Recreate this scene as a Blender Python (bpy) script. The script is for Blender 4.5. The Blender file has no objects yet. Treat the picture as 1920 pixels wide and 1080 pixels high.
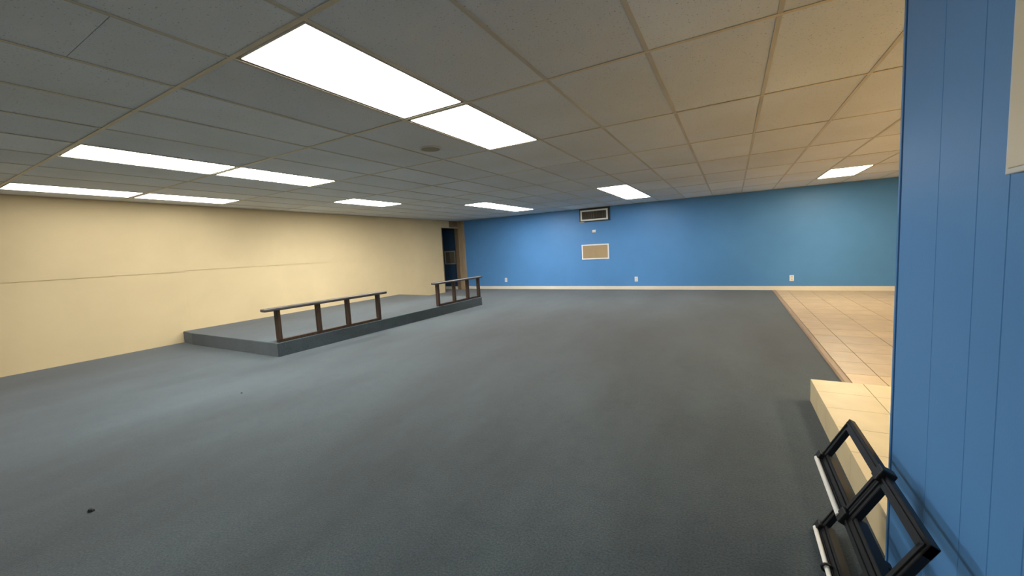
import bpy, bmesh, math, random
from mathutils import Vector, Matrix
random.seed(7)
S = bpy.context.scene
COL = S.collection

# ------------------------------------------------------------------ camera
H = 2.335                                   # ceiling height (m)
XL, YF = -5.948, 9.706                      # left wall and far wall planes
CX, CY, CZ = 2.2378, -1.1463, 1.2867
cam = bpy.data.cameras.new('camera'); camo = bpy.data.objects.new('camera', cam); COL.objects.link(camo)
cam.sensor_width = 36; cam.lens = 730.23 / 1920 * 36; cam.clip_start = 0.02
cam.shift_x = -3.48 / 1920; cam.shift_y = -6.34 / 1920
_r = Vector((0.87245, 0.485836, -0.052854)); _u = Vector((0.001963, 0.104668, 0.994505)); _f = Vector((-0.488699, 0.86776, -0.090364))
_m = Matrix((_r, _u, -_f)).transposed().to_4x4(); _m.translation = (CX, CY, CZ)
camo.matrix_world = _m
S.camera = camo

# ------------------------------------------------------------------ world and exposure
w = bpy.data.worlds.new('world'); S.world = w; w.use_nodes = True
w.node_tree.nodes['Background'].inputs[0].default_value = (0.01, 0.011, 0.013, 1)
w.node_tree.nodes['Background'].inputs[1].default_value = 0.2
S.view_settings.view_transform = 'Standard'; S.view_settings.look = 'None'
S.view_settings.gamma = 1; S.view_settings.use_curve_mapping = False
S.view_settings.exposure = 1.64
LAMP = 7.0                                  # emission strength of the ceiling light diffusers
LAMP_COL = (1.0, 0.985, 0.955, 1)             # cool white tubes of the main room
LAMP_WARM = (1.0, 0.86, 0.62, 1)            # warm tubes over the tiled side
# relative output of each fixture (column, row of the ceiling grid); tuned singly to even out the room's light
OUTPUT = {(0, 0): .56, (0, 1): .62, (-5, 0): 1.7, (-5, 1): 1.9, (-9, 0): .20, (-9, 1): .24, (-7, 3): 2.4, (-5, 5): 1.3, (-5, 6): 1.4,
          (0, 5): .60, (0, 6): .92, (6, 6): 1.5, (6, 1): .32, (6, 2): .70, (9, 2): 2.0, (-3, -3): .08, (2, -3): .6}

# ------------------------------------------------------------------ materials
def new_mat(name, col, rough=0.6, spec=0.3, metal=0.0):
    m = bpy.data.materials.new(name); m.use_nodes = True
    b = m.node_tree.nodes['Principled BSDF']
    b.inputs['Base Color'].default_value = (*col, 1); b.inputs['Roughness'].default_value = rough
    b.inputs['Specular IOR Level'].default_value = spec; b.inputs['Metallic'].default_value = metal
    return m, m.node_tree, b
def N(t, typ, **kw):
    n = t.nodes.new(typ)
    for k, v in kw.items():
        if k in n.inputs: n.inputs[k].default_value = v
        else: setattr(n, k, v)
    return n
def coords(t, scale=(1, 1, 1), world=True):
    if world: s = N(t, 'ShaderNodeNewGeometry').outputs['Position']
    else: s = N(t, 'ShaderNodeTexCoord').outputs['Object']
    mp = N(t, 'ShaderNodeMapping'); mp.inputs['Scale'].default_value = scale
    t.links.new(s, mp.inputs['Vector']); return mp.outputs['Vector']
def ramp(t, fac, stops):
    r = N(t, 'ShaderNodeValToRGB'); e = r.color_ramp.elements
    while len(e) < len(stops): e.new(0.5)
    for el, (p, c) in zip(e, stops): el.position = p; el.color = (*c, 1)
    t.links.new(fac, r.inputs['Fac']); return r.outputs['Color']
def mixc(t, fac, a, b, mode='MIX'):
    n = N(t, 'ShaderNodeMix', data_type='RGBA', blend_type=mode)
    for s, v in ((n.inputs['Factor'], fac), (n.inputs['A'], a), (n.inputs['B'], b)) if False else ((n.inputs[0], fac), (n.inputs[6], a), (n.inputs[7], b)):
        if hasattr(v, 'is_linked'): t.links.new(v, s)
        elif isinstance(v, (int, float)): s.default_value = v
        else: s.default_value = (*v, 1)
    return n.outputs[2]
def noise(t, vec, scale, detail=4, rough=0.55):
    n = N(t, 'ShaderNodeTexNoise'); n.inputs['Scale'].default_value = scale; n.inputs['Detail'].default_value = detail
    n.inputs['Roughness'].default_value = rough; t.links.new(vec, n.inputs['Vector']); return n.outputs['Fac']
def bump(t, b, h, strength, dist):
    n = N(t, 'ShaderNodeBump'); n.inputs['Strength'].default_value = strength; n.inputs['Distance'].default_value = dist
    t.links.new(h, n.inputs['Height']); t.links.new(n.outputs['Normal'], b.inputs['Normal'])

def painted(name, col, var=0.06, rough=0.55, spec=0.3, tint=0.0, nscale=1.3):
    m, t, b = new_mat(name, col, rough, spec); v = coords(t)
    d = [c * (1 - var) for c in col]; l = [min(1, c * (1 + var)) for c in col]
    c = ramp(t, noise(t, v, nscale, 5), [(0.35, d), (0.65, l)])
    if tint:
        oi = N(t, 'ShaderNodeObjectInfo')
        c = mixc(t, 1.0, c, ramp(t, oi.outputs['Random'], [(0, (1 - tint,) * 3), (1, (1, 1, 1))]), 'MULTIPLY')
    t.links.new(c, b.inputs['Base Color']); bump(t, b, noise(t, v, 140, 3), 0.12, 0.002); return m

def carpet_mat(name, col):
    m, t, b = new_mat(name, col, 0.95, 0.1); v = coords(t)
    vs = coords(t, (1.15, 0.42, 1)); big = noise(t, vs, 0.9, 6, 0.6)
    c = ramp(t, big, [(0.32, [x * .66 for x in col]), (0.68, [x * 1.34 for x in col])])
    fine = noise(t, v, 110, 4, 0.75)
    c = mixc(t, 1.0, c, ramp(t, fine, [(0.3, (.45,) * 3), (0.7, (1.55,) * 3)]), 'MULTIPLY')
    mid = noise(t, v, 9, 4, .65)
    c = mixc(t, 1.0, c, ramp(t, mid, [(0.28, (.84, .86, .9)), (0.5, (1, 1, 1)), (0.75, (1.08, 1.06, 1.02))]), 'MULTIPLY')
    t.links.new(c, b.inputs['Base Color'])
    b.inputs['Sheen Weight'].default_value = 0.25; b.inputs['Sheen Roughness'].default_value = 0.5
    bump(t, b, fine, 0.5, 0.006); return m

def acoustic_mat(name, col, tint=0.10):
    m, t, b = new_mat(name, col, 0.9, 0.1); v = coords(t)
    oi = N(t, 'ShaderNodeObjectInfo')
    c = mixc(t, 1.0, col, ramp(t, oi.outputs['Random'], [(0, (1 - tint, 1 - tint, 1 - tint * .9)), (1, (1, 1, 1))]), 'MULTIPLY')
    st = noise(t, v, 0.9, 4)
    c = mixc(t, 1.0, c, ramp(t, st, [(0.3, (.93, .91, .87)), (0.6, (1, 1, 1))]), 'MULTIPLY')
    pin = noise(t, v, 95, 2, .6)
    c = mixc(t, 1.0, c, ramp(t, pin, [(0.26, (.42, .42, .42)), (0.36, (1, 1, 1))]), 'MULTIPLY')
    t.links.new(c, b.inputs['Base Color']); bump(t, b, pin, 0.35, 0.004); return m

def wood_mat(name, dark, light, scale=(3, 3, 30), rough=0.5, axis=2, spec=.35):
    m, t, b = new_mat(name, dark, rough, spec)
    s = [22, 22, 22]; s[axis] = 1.6
    v = coords(t, s)
    c = ramp(t, noise(t, v, 1.6, 6, .65), [(0.3, dark), (0.7, light)])
    t.links.new(c, b.inputs['Base Color']); bump(t, b, noise(t, v, 3, 4), 0.2, 0.002); return m

def emit_mat(name, col, strength):
    m, t, b = new_mat(name, (.9, .9, .88), 0.4)
    b.inputs['Emission Color'].default_value = col; b.inputs['Emission Strength'].default_value = strength
    return m

M = {}
M['cream'] = painted('cream_wall_paint', (0.66, 0.53, 0.31), 0.035, 0.6, 0.2)
M['blue'] = painted('blue_wall_paint', (0.094, 0.275, 0.575), 0.05, 0.45, 0.3, nscale=.8)
M['blue_groove'] = painted('blue_groove_paint', (0.022, 0.075, 0.20), 0.05, 0.7, 0.2)
M['carpet'] = carpet_mat('slate_carpet', (0.042, 0.0585, 0.066))
M['tile'] = acoustic_mat('acoustic_tile', (0.90, 0.92, 0.93))
M['tile_pale'] = acoustic_mat('pale_tile', (0.88, 0.90, 0.92), 0.02)  # paler ceiling tiles, also used where lamp glow is painted in
M['plenum'] = new_mat('plenum_dark', (0.03, 0.03, 0.03), 0.9)[0]
M['tbar'] = painted('yellowed_grid_metal', (0.80, 0.69, 0.50), 0.08, 0.5)
M['tbar_run'] = painted('grey_grid_metal', (0.66, 0.60, 0.48), 0.10, 0.5)
M['base'] = painted('cream_baseboard_paint', (0.80, 0.74, 0.62), 0.03, 0.45)
M['floor_tile'] = painted('sand_ceramic_tile', (0.58, 0.43, 0.255), 0.07, 0.38, 0.4, tint=0.06, nscale=5)
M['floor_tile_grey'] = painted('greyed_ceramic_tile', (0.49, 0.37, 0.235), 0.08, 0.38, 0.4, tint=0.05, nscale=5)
M['step_tile'] = painted('pale_ceramic_tile', (0.72, 0.59, 0.355), 0.05, 0.4, 0.4, tint=0.04, nscale=5)
M['grout'] = painted('brown_grout', (0.30, 0.23, 0.14), 0.1, 0.9, 0.1)
M['strip'] = wood_mat('worn_threshold_wood', (0.27, 0.19, 0.125), (0.40, 0.29, 0.20), axis=1)
M['rail_wood'] = wood_mat('dark_stained_wood', (0.016, 0.010, 0.008), (0.070, 0.038, 0.022), axis=2)
M['rail_top'] = wood_mat('worn_grey_rail_wood', (0.030, 0.027, 0.027), (0.090, 0.082, 0.080), axis=1, rough=.38, spec=.5)
M['trim_wood'] = wood_mat('tan_trim_wood', (0.36, 0.27, 0.16), (0.48, 0.37, 0.23), axis=2)
M['trim_dark'] = wood_mat('brown_header_wood', (0.16, 0.11, 0.07), (0.26, 0.19, 0.12), axis=1)
M['white'] = painted('white_plastic', (0.82, 0.82, 0.80), 0.02, 0.35)
M['offwhite'] = painted('offwhite_metal', (0.66, 0.64, 0.58), 0.04, 0.4)
M['lamp_frame'] = painted('tan_fixture_metal', (0.27, 0.23, 0.16), 0.06, 0.5)
M['duct'] = painted('dark_duct_metal', (0.055, 0.050, 0.042), 0.1, 0.6)
M['slat'] = painted('brown_vane_metal', (0.36, 0.31, 0.215), 0.08, 0.5)
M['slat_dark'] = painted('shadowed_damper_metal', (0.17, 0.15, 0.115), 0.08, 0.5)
M['grille'] = painted('tan_grille_metal', (0.62, 0.48, 0.29), 0.06, 0.5)
M['dark'] = new_mat('black_slot', (0.012, 0.012, 0.012), 0.6)[0]
M['panel_box'] = painted('cream_metal_enamel', (0.70, 0.62, 0.45), 0.04, 0.4)
M['black'] = new_mat('black_enamel', (0.010, 0.011, 0.013), 0.42, 0.28)[0]
M['steel'] = new_mat('pale_steel_rod', (0.86, 0.85, 0.78), 0.4, 0.5, 0.0)[0]
M['hall'] = painted('hall_shade_blue', (0.024, 0.056, 0.105), 0.05, 0.6)  # far-wall blue darkened, painting in the shade of the unlit passage
M['speck'] = new_mat('dark_lint', (0.02, 0.022, 0.024), 0.95)[0]

# ------------------------------------------------------------------ mesh helpers
def add_box(bm, x0, x1, y0, y1, z0, z1, mtx=None):
    vs = [Vector((x, y, z)) for x in (x0, x1) for y in (y0, y1) for z in (z0, z1)]
    if mtx: vs = [mtx @ v for v in vs]
    v = [bm.verts.new(c) for c in vs]
    for f in ((0, 1, 3, 2), (4, 6, 7, 5), (0, 4, 5, 1), (2, 3, 7, 6), (0, 2, 6, 4), (1, 5, 7, 3)):
        bm.faces.new([v[i] for i in f])
def add_prism(bm, pts, z0, z1):
    a = [bm.verts.new((x, y, z0)) for x, y in pts]; b = [bm.verts.new((x, y, z1)) for x, y in pts]
    n = len(pts); bm.faces.new(a[::-1]); bm.faces.new(b)
    for i in range(n): bm.faces.new((a[i], a[(i + 1) % n], b[(i + 1) % n], b[i]))
def add_tube(bm, p, q, r, seg=12):
    p, q = Vector(p), Vector(q); d = (q - p).normalized()
    a = d.orthogonal().normalized(); b = d.cross(a); R = []
    for c in (p, q): R.append([bm.verts.new(c + (a * math.cos(2 * math.pi * k / seg) + b * math.sin(2 * math.pi * k / seg)) * r) for k in range(seg)])
    for k in range(seg): bm.faces.new((R[0][k], R[0][(k + 1) % seg], R[1][(k + 1) % seg], R[1][k]))
    bm.faces.new(R[0][::-1]); bm.faces.new(R[1])
def bevel(bm, w, seg=2):
    bmesh.ops.bevel(bm, geom=bm.edges[:], offset=w, segments=seg, affect='EDGES', profile=0.5, clamp_overlap=True)
def link(name, data, parent=None, mat=None):
    o = bpy.data.objects.new(name, data); COL.objects.link(o)
    if parent: o.parent = parent
    if mat is not None and data is not None:
        data.materials.clear(); data.materials.append(mat)
    return o
def mesh(name, bm, smooth=False):
    bmesh.ops.recalc_face_normals(bm, faces=bm.faces[:])
    me = bpy.data.meshes.new(name); bm.to_mesh(me); bm.free()
    if smooth:
        for f in me.polygons: f.use_smooth = True
    return me
def obj(name, bm, mat, parent=None, smooth=False, loc=None):
    """one mesh object; geometry is in the parent's space"""
    o = link(name, mesh(name, bm, smooth), parent, mat)
    if loc: o.location = loc
    return o
def box(name, dims, mat, parent=None, bev=0.0, loc=None, seg=2):
    bm = bmesh.new(); add_box(bm, *dims)
    if bev: bevel(bm, bev, seg)
    return obj(name, bm, mat, parent, loc=loc)
def tag(o, label, cat, group=None):
    o['label'] = label; o['category'] = cat
    if group: o['group'] = group
    return o
def thing(name, loc, label, cat, group=None, rz=0.0):
    o = bpy.data.objects.new(name, None); COL.objects.link(o); o.location = loc; o.rotation_euler = (0, 0, rz)
    o.empty_display_size = 0.1
    return tag(o, label, cat, group)
def struct(o, label=None):
    o['kind'] = 'structure'
    if label: o['label'] = label
    return o

# ------------------------------------------------------------------ the room shell
YB, XR = -3.66, 6.71                        # back wall behind the camera, right wall of the tiled side
WX, WE, WT = 2.738, 0.702, 0.12             # blue partition: face, far end, thickness
TX = 3.062                                  # where carpet gives way to tile

# carpet floor
floor = struct(box('floor', (XL - 1.3, TX, YB - .1, YF + .1, -0.12, 0.0), M['carpet']), 'slate grey carpet over the whole main floor')
# tiled floor: grout bed and separate tiles where the photograph shows them
tfl = struct(box('floor_tiled', (TX, XR + .1, YB - .1, YF + .1, -0.12, 0.006), M['grout']), 'sand coloured tiled floor beyond the carpet')
TS = 0.406
tx0 = 3.355 - TS; ty0 = 4.91
tile_meshes = {}
def floor_tile_mesh(x, y):
    k = (round(x, 3), round(y, 3))
    if k not in tile_meshes:
        bm = bmesh.new(); add_box(bm, 0, x, 0, y, 0, 0.006)
        tile_meshes[k] = [mesh('tile', bm), None]
        tile_meshes[k][0].materials.append(M['floor_tile'])
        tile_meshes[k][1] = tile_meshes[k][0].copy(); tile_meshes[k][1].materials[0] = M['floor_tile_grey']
    return tile_meshes[k]
G = 0.006
for i in range(0, 7):
    for j in range(-8, 13):
        xa = max(tx0 + i * TS, TX + 0.062) + G / 2; xb = tx0 + (i + 1) * TS - G / 2
        ya = ty0 + j * TS + G / 2; yb = min(ty0 + (j + 1) * TS, YF) - G / 2
        if yb - ya < 0.03 or xb - xa < .03 or ya > YF: continue
        if yb < 2.5 - .05 and i > 3: continue
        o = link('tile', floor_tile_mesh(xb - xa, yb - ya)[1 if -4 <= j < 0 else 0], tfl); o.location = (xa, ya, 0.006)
# the rest of the tiled side, out of sight behind the partition
box('tile_field', (TX + .062, tx0 + 4 * TS, YB, ty0 - 8 * TS, 0.006, 0.012), M['floor_tile'], tfl)
box('tile_field', (tx0 + 4 * TS, tx0 + 7 * TS, YB, ty0 - 6 * TS, 0.006, 0.012), M['floor_tile'], tfl)
box('tile_field', (tx0 + 7 * TS, XR, YB, YF, 0.006, 0.012), M['floor_tile'], tfl)
# wooden threshold strip along the edge of the carpet
bm = bmesh.new()
prof = [(TX - .004, 0), (TX - .002, .010), (TX + .014, .017), (TX + .048, .017), (TX + .06, .012), (TX + .06, 0)]
a = [bm.verts.new((x, 2.5, z)) for x, z in prof]; b = [bm.verts.new((x, YF - .02, z)) for x, z in prof]
bm.faces.new(a); bm.faces.new(b[::-1])
for k in range(6): bm.faces.new((a[k], b[k], b[(k + 1) % 6], a[(k + 1) % 6]))
struct(obj('trim_1', bm, M['strip']), 'brown wooden threshold strip between carpet and tile')

# left wall: cream wallboard sheets with a seam at mid height, doorway near the far corner
DY0, DY1, DH = 8.82, 9.64, 2.10
wl = struct(box('wall_left', (XL - .12, XL - .012, YB, DY0, 0, H + .05), M['cream']), 'long cream painted wall on the left')
box('wall_over_door', (XL - .12, XL, DY0, YF, DH, H + .05), M['cream'], wl)
seams = [YB, -2.96, -.52, 1.92, 4.36, 6.80, DY0]
for k in range(len(seams) - 1):
    zs = 1.197 if seams[k] < 1.9 else 1.214
    g = 0.0056 if seams[k] < 1.9 else (.0046 if seams[k] < 4.3 else 0.002)
    e = 0.0002
    box('wall_panel', (XL - .012, XL, seams[k] + e, seams[k + 1] - e, 0, zs - g), M['cream'], wl)
    box('wall_panel', (XL - .012, XL, seams[k] + e, seams[k + 1] - e, zs + g, H + .05), M['cream'], wl)

# far wall, blue; it runs on past the doorway into the passage
wf = struct(box('wall_far', (XL - .06, XR + .1, YF, YF + .12, 0, H + .05), M['blue']), 'long blue painted wall across the far end')
struct(box('baseboard_far', (XL + .27, XR, YF - .014, YF, 0.012, 0.108), M['base'], bev=.003), 'cream baseboard along the blue far wall')
struct(box('baseboard_hall', (XL - .75, XL - .03, YF - .014, YF, 0.0, 0.10), M['base'], bev=.003), 'pale baseboard seen through the doorway')
# tan timber at the corner by the doorway
struct(box('trim_2', (XL + .005, XL + .130, YF - .03, YF - .0005, 0, H - .002), M['trim_wood'], bev=.004), 'tan wooden board in the far corner beside the doorway')
struct(box('trim_3', (XL + .140, XL + .262, YF - .045, YF - .0005, 0, H - .002), M['trim_wood'], bev=.004), 'tan wooden board against the blue wall in the far corner')
struct(box('trim_4', (XL - .12, XL + .004, DY1, YF - .001, 0, DH - .002), M['trim_dark'], bev=.003), 'brown door jamb of the doorway')
struct(box('trim_5', (XL + .0005, XL + .016, 9.22, YF - .05, DH + .02, H - .004), M['trim_dark'], bev=.003), 'brown wooden panel above the doorway')
struct(box('trim_6', (XL - .122, XL + .006, DY0 - .02, DY0 + .012, 0, DH), M['trim_dark'], bev=.003), 'dark door jamb at the end of the cream wall')
# the passage behind the doorway
struct(box('wall_hall_far', (XL - .78, XL - .06, YF, YF + .12, 0, H + .05), M['hall']), 'blue passage wall with painted shade seen through the doorway')
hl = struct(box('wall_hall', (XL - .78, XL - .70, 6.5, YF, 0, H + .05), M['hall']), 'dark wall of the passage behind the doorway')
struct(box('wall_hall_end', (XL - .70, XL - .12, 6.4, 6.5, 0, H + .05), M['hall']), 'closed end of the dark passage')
struct(box('ceiling_hall', (XL - .80, XL - .12, 6.4, YF, H + .05, H + .1), M['plenum']), 'dark ceiling of the passage')

# back wall and right wall, behind the camera and behind the partition
struct(box('wall_back', (XL - .12, XR + .1, YB - .12, YB, 0, H + .05), M['cream']), 'cream wall behind the camera')
struct(box('wall_right', (XR, XR + .12, YB, YF, 0, H + .05), M['cream']), 'cream wall of the tiled side')

# blue partition with random width planks
wp = struct(box('wall_partition', (WX + .008, WX + WT, YB, WE - .002, 0, H), M['blue_groove']), 'blue plank panelled partition at the right')
cuts = [WE - .036, .391, .190, .069, -.045, -.24, -.45, -.76, -.96, -1.08, -1.29, -1.60, -1.80, -1.92, -2.13, -2.44, -2.64, -2.76, -2.97, -3.28, -3.48, YB]
for k in range(len(cuts) - 1):
    box('plank', (WX, WX + .0085, cuts[k + 1] + .0011, cuts[k] - .0011, 0, H), M['blue'], wp, bev=.0012, seg=1)
box('corner_bead', (WX + .003, WX + WT + .004, WE - .008, WE + .006, 0, H), M['blue'], wp, bev=.002)

# ------------------------------------------------------------------ suspended ceiling
T, TL = 0.61, 1.22
ce = struct(box('ceiling', (XL - .1, XR + .1, YB - .1, YF + .1, H + .12, H + .16), M['plenum']), 'suspended ceiling of grey acoustic tiles')
LIGHTS = {(0, 0), (0, 1), (-5, 0), (-5, 1), (-9, 0), (-9, 1), (-7, 3), (-5, 5), (-5, 6), (0, 5), (0, 6), (6, 6), (6, 1), (6, 2), (9, 2), (-3, -3), (2, -3)}
PALE = {(-3, 2), (-3, 3), (-4, 1), (5, 4), (7, 4)}  # paler tiles; some stand for unlit fixtures, another has lamp glow painted in
ct_mesh = {}
def ceil_tile(dx, dy, new):  # new: picks the paler material
    k = (round(dx, 3), round(dy, 3), new)
    if k not in ct_mesh:
        bm = bmesh.new(); add_box(bm, 0, dx, 0, dy, 0, 0.015)
        ct_mesh[k] = mesh('ceiling_tile', bm); ct_mesh[k].materials.append(M['tile_pale' if new else 'tile'])
    return ct_mesh[k]
for i in range(-10, 11):
    for j in range(-3, 8):
        if (i, j) in LIGHTS: continue
        xa, xb = max(i * T, XL) + .003, min((i + 1) * T, XR) - .003
        ya, yb = max(j * TL, YB) + .003, min((j + 1) * TL, YF) - .003
        if (i, j) == (-1, -1):              # cracked across
            ym = ya + (yb - ya) * .64
            spans = [(ya, ym - .0015), (ym + .0015, yb)]
        else: spans = [(ya, yb)]
        for s0, s1 in spans:
            o = link('ceiling_tile', ceil_tile(xb - xa, s1 - s0, (i, j) in PALE), ce)
            o.location = (xa, s0, H + .003 + random.random() * .0015)
            o.rotation_euler = (random.uniform(-.0006, .0006), random.uniform(-.0012, .0012), 0)
for i in range(-9, 11):
    box('grid_runner', (i * T - .0115, i * T + .0115, YB, YF, H - .0005, H + .0022), M['tbar_run'], ce)
for j in range(-2, 8):
    box('grid_cross_bar', (XL, XR, j * TL - .0115, j * TL + .0115, H - .001, H + .002), M['tbar'], ce)
for nm, d in (('wall_angle', (XL, XL + .02, YB, YF)), ('wall_angle', (XL, XR, YF - .02, YF)), ('wall_angle', (WX - .02, WX, YB, WE))):
    box(nm, (*d, H - .0015, H + .001), M['tbar'], ce)

# ceiling light fixtures: frame and lit diffuser
LABELS = {
    (0, 0): 'large bright ceiling light panel nearest the camera, longest in the picture',
    (0, 1): 'bright ceiling light panel joined end to end beyond the large nearest one',
    (-5, 0): 'long lit ceiling panel at left, nearer one of the middle pair',
    (-5, 1): 'lit ceiling panel at left, farther one of the middle pair',
    (-9, 0): 'lit ceiling panel right beside the cream wall, at the left picture edge',
    (-9, 1): 'lit ceiling panel right beside the cream wall, second from the left picture edge',
    (-7, 3): 'small single lit ceiling panel above the front railing, near the cream wall',
    (-5, 5): 'lit ceiling panel above the far railing, nearer half of its pair',
    (-5, 6): 'lit ceiling panel above the far railing, farther half nearest the blue wall',
    (0, 5): 'lit ceiling panel above the wall vent, nearer half of its pair',
    (0, 6): 'lit ceiling panel above the wall vent, farther half nearest the blue wall',
    (6, 6): 'lit ceiling panel over the tiled floor near the blue far wall',
    (6, 1): 'lit ceiling panel hidden behind the blue partition, nearer one',
    (6, 2): 'lit ceiling panel hidden behind the blue partition, farther one',
    (9, 2): 'added unseen light panel by the right wall of the tiled side',  # added out of view to brighten the ceiling on the right
    (-3, -3): 'lit ceiling panel behind the camera, left one',
    (2, -3): 'lit ceiling panel behind the camera, right one',
}
bm = bmesh.new()
add_box(bm, .008, T - .008, .008, .034, 0, .03); add_box(bm, .008, T - .008, TL - .034, TL - .008, 0, .03)
add_box(bm, .008, .034, .034, TL - .034, 0, .03); add_box(bm, T - .034, T - .008, .034, TL - .034, 0, .03)
fr_me = mesh('frame', bm); fr_me.materials.append(M['lamp_frame'])
bm = bmesh.new(); add_box(bm, .034, T - .034, .034, TL - .034, -.002, .008)
bevel(bm, .003, 1)
df_me = mesh('diffuser', bm)
bm = bmesh.new(); add_box(bm, .01, T - .01, .01, TL - .01, .03, .09)
hs_me = mesh('housing', bm); hs_me.materials.append(M['offwhite'])
for (i, j) in sorted(LIGHTS):
    t = thing('ceiling_light', (i * T, j * TL, H + .0022), LABELS[(i, j)], 'light', 'ceiling light panels')
    link('frame', fr_me, t); link('diffuser', df_me.copy(), t, emit_mat('lit_diffuser', LAMP_WARM if i >= 6 else LAMP_COL, LAMP * OUTPUT[(i, j)])); link('housing', hs_me, t)

# round ceiling speaker
t = thing('ceiling_speaker', (-.40, 1.985, H + .003), 'small round grey speaker grille set in the ceiling beside the large light', 'speaker')
bm = bmesh.new(); R0, R1, n = .112, .092, 36
ring = [[bm.verts.new((r * math.cos(2 * math.pi * k / n), r * math.sin(2 * math.pi * k / n), z)) for k in range(n)] for r, z in ((R0, 0), (R0 - .004, -.010), (R1, -.011), (R1, -.003))]
for a in range(3):
    for k in range(n): bm.faces.new((ring[a][k], ring[a][(k + 1) % n], ring[a + 1][(k + 1) % n], ring[a + 1][k]))
obj('rim', bm, M['offwhite'], t, smooth=True)
bm = bmesh.new(); vs = [bm.verts.new((R1 * math.cos(2 * math.pi * k / n), R1 * math.sin(2 * math.pi * k / n), -.006)) for k in range(n)]
c = bm.verts.new((0, 0, -.010))
for k in range(n): bm.faces.new((vs[k], vs[(k + 1) % n], c))
obj('grille', bm, M['slat'], t)

# ------------------------------------------------------------------ carpeted platform with two railings
PZ = 0.19
t = thing('platform', (-4.5, 4.2, 0), 'low carpeted platform along the cream wall', 'platform')
quad = [(XL + .002, 1.80), (-5.53, 1.757), (-3.125, 1.785), (-2.995, 6.555), (XL + .002, 6.80)]
ox, oy = 4.5, -4.2
bm = bmesh.new(); add_prism(bm, [(x + ox, y + oy) for x, y in quad], 0, PZ)
vert_e = [e for e in bm.edges]
bmesh.ops.bevel(bm, geom=[e for e in bm.edges if all(v.co.z > PZ - .01 for v in e.verts)] + [e for e in bm.edges if abs(e.verts[0].co.z - e.verts[1].co.z) > .1 and e.verts[0].co.x > -1], offset=.012, segments=3, affect='EDGES', profile=.5)
obj('carpeted_body', bm, M['carpet'], t)

def railing(label, p0, p1, y_posts, y_top, zt):
    """p0,p1: (x,y) ends of the base rail; posts listed by y; runs nearly along y"""
    p0, p1 = Vector((*p0, 0)), Vector((*p1, 0)); d = (p1 - p0); ang = math.atan2(-d.x, d.y)
    t = thing('railing', (p0.x, p0.y, PZ), label, 'railing', 'platform railings', rz=ang)
    L = d.length; ly = lambda y: (y - p0.y) / d.y * L
    box('bottom_rail', (-.030, .030, 0, L, 0, .040), M['rail_wood'], t, bev=.003)
    for y in y_posts:
        c = ly(y); box('post', (-.036, .036, c - .026, c + .026, .040, zt - PZ - .042), M['rail_wood'], t, bev=.004)
    bm = bmesh.new(); add_box(bm, -.060, .060, ly(y_top[0]), ly(y_top[1]), zt - PZ - .042, zt - PZ)
    bevel(bm, .013, 3); obj('top_rail', bm, M['rail_top'], t)
    return t
railing('dark wooden railing at the near front corner of the platform', (-3.165, 1.815), (-3.115, 3.56), (1.845, 2.43, 2.93, 3.53), (1.66, 3.70), .672)
railing('dark wooden railing at the far end of the platform by the doorway', (-3.085, 5.04), (-3.05, 6.54), (5.07, 5.60, 6.08, 6.505), (4.95, 6.62), .690)

# ------------------------------------------------------------------ tiled step beside the partition
SX, SY0, SY1, SZ = 2.764, .715, 2.49, .172
t = thing('tiled_step', (SX, SY0, 0), 'raised cream tiled step beside the blue partition', 'step')
SW = 4.6 - SX; SL = SY1 - SY0
box('step_body', (.004, SW - .004, .004, SL - .004, .0125, SZ - .007), M['grout'], t)
ys = [SL, SL - .27, SL - .57, SL - .87, SL - 1.17, SL - 1.47, 0.0]; xs = [0, .309, .614, .919, 1.224, 1.529, SW]
for a in range(len(xs) - 1):
    for b_ in range(len(ys) - 1):
        box('tile', (xs[a] + (.0015 if a else 0), xs[a + 1] - .0015, ys[b_ + 1] + .0015, ys[b_] - .0015 if b_ else ys[b_], SZ - .007, SZ), M['step_tile'], t, bev=.0012, seg=1)
for b_ in range(len(ys) - 1):
    box('riser_tile', (0, .006, ys[b_ + 1] + .001, ys[b_] - .001, 0.0005, SZ - .0075), M['step_tile'], t)
for a in range(len(xs) - 1):
    box('riser_tile', (xs[a] + (.0065 if a == 0 else .001), xs[a + 1] - .001, SL - .005, SL, 0.0205, SZ - .0075), M['step_tile'], t)

# ------------------------------------------------------------------ fittings on the far wall
def outlet(x, z, label):
    t = thing('wall_outlet', (x, YF, z), label, 'outlet', 'outlets on the blue wall')
    box('cover_plate', (-.042, .042, -.007, 0, -.066, .066), M['white'], t, bev=.002)
    for s in (-1, 1):
        rec = box('socket', (-.017, .017, -.0085, -.006, s * .028 - .014, s * .028 + .014), M['offwhite'], t, bev=.0015)
        for q in (-1, 1): box('slot', (q * .007 - .0012, q * .007 + .0012, -.0092, -.0086, s * .028 - .005, s * .028 + .005), M['dark'], rec)
outlet(-4.152, .308, 'white outlet low on the blue wall nearest the doorway')
outlet(-.040, .300, 'white outlet low on the blue wall below right of the tan grille')
outlet(3.432, .295, 'white outlet low on the blue wall above the tiled floor edge')

t = thing('thermostat', (-1.172, YF, 1.675), 'small white thermostat between vent and grille on the blue wall', 'thermostat')
box('back_plate', (-.055, .055, -.008, 0, -.042, .042), M['white'], t, bev=.002)
box('cover', (-.048, .048, -.030, -.008, -.036, .036), M['white'], t, bev=.006)

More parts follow.
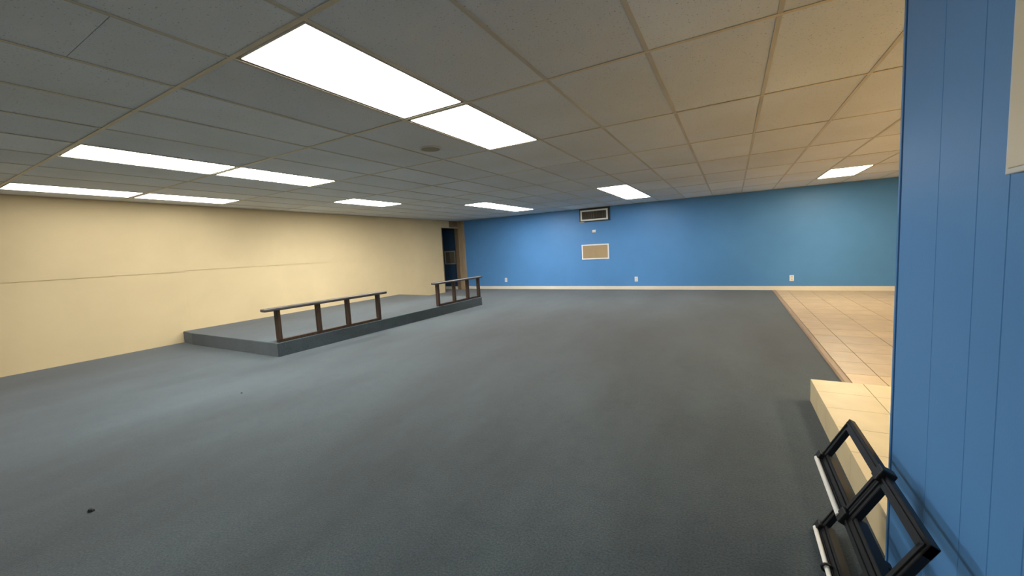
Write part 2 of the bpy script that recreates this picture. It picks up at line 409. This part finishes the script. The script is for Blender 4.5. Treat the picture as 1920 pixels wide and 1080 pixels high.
# supply vent: dark duct collar, white frame, vertical vanes
x0, x1, z0, z1 = -1.545, -.757, 1.978, 2.279
t = thing('supply_vent', (x0, YF, z0), 'white framed air vent with brown vanes just under the ceiling', 'vent')
W_, Hh = x1 - x0, z1 - z0
bm = bmesh.new(); add_box(bm, -.035, W_ + .055, -.030, 0, -.03, Hh + .045)
obj('duct_collar', bm, M['duct'], t)
bm = bmesh.new(); b_ = .042
for d in ((0, W_, 0, b_), (0, W_, Hh - b_, Hh)): add_box(bm, d[0], d[1], -.048, -.030, d[2], d[3])
for d in ((0, b_), (W_ - b_, W_)): add_box(bm, d[0], d[1], -.048, -.030, b_, Hh - b_)
obj('frame', bm, M['white'], t)
n = 22
for k in range(n):
    x = b_ + .012 + k * (W_ - 2 * b_ - .024) / (n - 1)
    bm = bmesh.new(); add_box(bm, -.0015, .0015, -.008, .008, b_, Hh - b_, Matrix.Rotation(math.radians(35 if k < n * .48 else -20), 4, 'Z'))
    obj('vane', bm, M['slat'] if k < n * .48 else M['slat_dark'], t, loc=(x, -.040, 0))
box('damper_lever', (-.03, .11, -.052, -.032, -.040, -.022), M['offwhite'], t, bev=.003)

def return_grille(x0, x1, z0, z1, y, label, n=20, core='grille', rim='white'):
    t = thing('return_grille', (x0, y, z0), label, 'grille')
    W_, Hh, b_ = x1 - x0, z1 - z0, .034
    box('back_plate', (.004, W_ - .004, -.003, 0, .004, Hh - .004), M[core], t)
    bm = bmesh.new()
    for d in ((0, W_, 0, b_), (0, W_, Hh - b_, Hh)): add_box(bm, d[0], d[1], -.022, -.0005, d[2], d[3])
    for d in ((0, b_), (W_ - b_, W_)): add_box(bm, d[0], d[1], -.022, -.0005, b_, Hh - b_)
    obj('frame', bm, M[rim], t)
    me = None
    for k in range(n):
        z = b_ + (k + .5) * (Hh - 2 * b_) / n
        if me is None:
            bm = bmesh.new(); add_box(bm, b_, W_ - b_, -.009, .009, -.0012, .0012, Matrix.Rotation(math.radians(38), 4, 'X'))
            me = mesh('louvre', bm); me.materials.append(M[core])
        o = link('louvre', me, t); o.location = (0, -.011, z)
    box('mullion', (W_ / 2 - .006, W_ / 2 + .006, -.021, -.003, b_, Hh - b_), M[core], t)
return_grille(-1.552, -.760, .880, 1.308, YF, 'tan return air grille in a white frame on the blue wall')
return_grille(-6.60, -6.13, .880, 1.345, YF, 'dim return grille seen through the doorway in the far corner', n=16, core='slat_dark', rim='slat')  # darker metals put the unlit passage's shade into the grille's colour

# ------------------------------------------------------------------ right: metal box on the partition
D = .06
yb_, zb_ = CY + 2.480 * (.5 - D), CZ + .2033 * (.5 - D)
t = thing('wall_box', (WX, yb_, zb_), 'cream metal box mounted high on the blue partition at the right edge', 'box')
box('body', (-D + .006, -.0005, -.38, 0, 0, .62), M['panel_box'], t, bev=.003)
box('rim', (-D + .002, -D + .007, -.381, .001, -.001, .621), M['offwhite'], t, bev=.002)
box('cover', (-D, -D + .004, -.372, -.009, .009, .612), M['panel_box'], t, bev=.002)
box('latch', (-D - .008, -D, -.365, -.345, .28, .34), M['steel'], t, bev=.002)

# ------------------------------------------------------------------ right: black slanted frame rack with steel rods
EE = .42
UX, LX = EE, .76 * EE                        # distance of upper and lower edges from the camera's plane
UZ, LZ = -1.825 * EE, -2.285 * EE
YA, YM, YN = 4.77 * EE, 3.765 * EE, 2.965 * EE
t = thing('display_rack', (WX, CY + YM, 0), 'black slanted frame rack with steel rods in front of the blue partition', 'rack')
O = Vector((WX, CY + YM, 0))
up = Vector((UX - LX, 0, UZ - LZ)).normalized(); nrm = Vector((-up.z, 0, up.x)).normalized()   # nrm faces up and toward the room
if nrm.z < 0: nrm = -nrm
SLW = math.hypot(UX - LX, UZ - LZ)
def bar(name, parent, a, b, wdt, dep, side, mat=M['black']):
    """bar with a raised rib, from a to b (rack space); side: in-plane direction of its width"""
    a, b = Vector(a), Vector(b); d = (b - a).normalized(); s = Vector(side).normalized(); n = d.cross(s).normalized()
    if n.dot(nrm) < 0: n = -n
    L = (b - a).length; mt = Matrix((s, d, n)).transposed().to_4x4(); mt.translation = a
    bm = bmesh.new(); add_box(bm, 0, wdt, 0, L, -dep, 0, mt)
    bevel(bm, .002, 1)
    b2 = bmesh.new(); add_box(b2, wdt * .30, wdt * .52, .01, L - .01, -.001, .004, mt); bevel(b2, .001, 1)
    me2 = bpy.data.meshes.new('x'); b2.to_mesh(me2); b2.free(); bm.from_mesh(me2); bpy.data.meshes.remove(me2)
    return obj(name, bm, mat, parent)
def frame_cell(y0, y1, dz):
    """one rectangular frame between y0 (far) and y1 (near), all rack-space"""
    P = lambda tt, y: Vector((CX + UX + (LX - UX) * tt, CY + y, CZ + UZ + (LZ - UZ) * tt + dz)) - O
    fr = link('frame', None, t)
    fr.empty_display_size = .05
    wU, wE, wL = .038, .036, .036
    bar('upper_bar', fr, P(0, y0), P(0, y1), wU, .022, -up)
    bar('lower_bar', fr, P(1, y0), P(1, y1), wL, .022, up)
    bar('end_bar', fr, P(0.001, y0) , P(0.999, y0), wE, .0215, (0, -1, 0))
    bar('end_bar', fr, P(0.001, y1), P(0.999, y1), wE, .0215, (0, 1, 0))
    # lip standing along the lower edge
    bm = bmesh.new(); a, b = P(1, y0), P(1, y1)
    mt = Matrix((up, Vector((0, -1, 0)), nrm)).transposed().to_4x4(); mt.translation = a
    add_box(bm, .036, .050, .028, (a - b).length - .028, -.040, -.004, mt); bevel(bm, .002, 1)
    obj('lower_lip', bm, M['black'], fr)
    return P
for dz in (0, -.75 * EE):
    P = frame_cell(YA, YM + .001, dz); frame_cell(YM - .001, YN, dz)
    q0, q1 = P(.97, YA - .02) + nrm * .012, P(.97, YM + .005) + nrm * .012
    bm = bmesh.new(); add_tube(bm, q0, q1, .0085, 14); obj('rod', bm, M['steel'], t, smooth=False)
    for yy, tt in ((YA - .018, .93), (YM, .93), (YM, .05)):
        c = P(tt, yy); mt = Matrix((up, Vector((0, -1, 0)), nrm)).transposed().to_4x4(); mt.translation = c
        bm = bmesh.new(); add_box(bm, -.020, .024, -.020, .020, -.026, .016, mt); bevel(bm, .004, 2); obj('corner_block', bm, M['black'], t)
    # bracket from the near end back to the partition
    c = P(.80, YN + .02); bm = bmesh.new(); add_box(bm, c.x, -.0005, c.y - .012, c.y + .012, c.z - .034, c.z - .018); obj('wall_bracket', bm, M['black'], t)
c = P(.97, YN + .02); bm = bmesh.new(); add_box(bm, c.x - .012, c.x + .012, c.y - .012, c.y + .012, 0, c.z + .75 * EE - .02); obj('leg', bm, M['black'], t)
# ring clip on the lower rod
bm = bmesh.new(); c = P(.97, YA - .02 - .24) + nrm * .012
n1, n2 = 20, 8
vs = [[bm.verts.new(c + Vector(((.016 + .004 * math.cos(q * 2 * math.pi / n2)) * math.cos(k * 2 * math.pi / n1), .006 * math.sin(q * 2 * math.pi / n2), (.016 + .004 * math.cos(q * 2 * math.pi / n2)) * math.sin(k * 2 * math.pi / n1)))) for q in range(n2)] for k in range(n1)]
for k in range(n1):
    for q in range(n2): bm.faces.new((vs[k][q], vs[(k + 1) % n1][q], vs[(k + 1) % n1][(q + 1) % n2], vs[k][(q + 1) % n2]))
obj('ring_clip', bm, M['black'], t, smooth=True)

# ------------------------------------------------------------------ bits of lint on the carpet
for (x, y, s, lab) in ((-.788, -.557, .020, 'dark lint clump on the carpet in the left foreground'), (-2.043, .797, .011, 'tiny dark speck on the carpet in front of the platform')):
    bm = bmesh.new(); bmesh.ops.create_icosphere(bm, subdivisions=2, radius=1)
    for v in bm.verts:
        k = .65 + .6 * random.random(); v.co = Vector((v.co.x * s * k * 1.2, v.co.y * s * k * .7, max(0, (v.co.z + .2)) * s * k * .5))
    tag(obj('lint', bm, M['speck'], loc=(x, y, 0.0)), lab, 'lint')
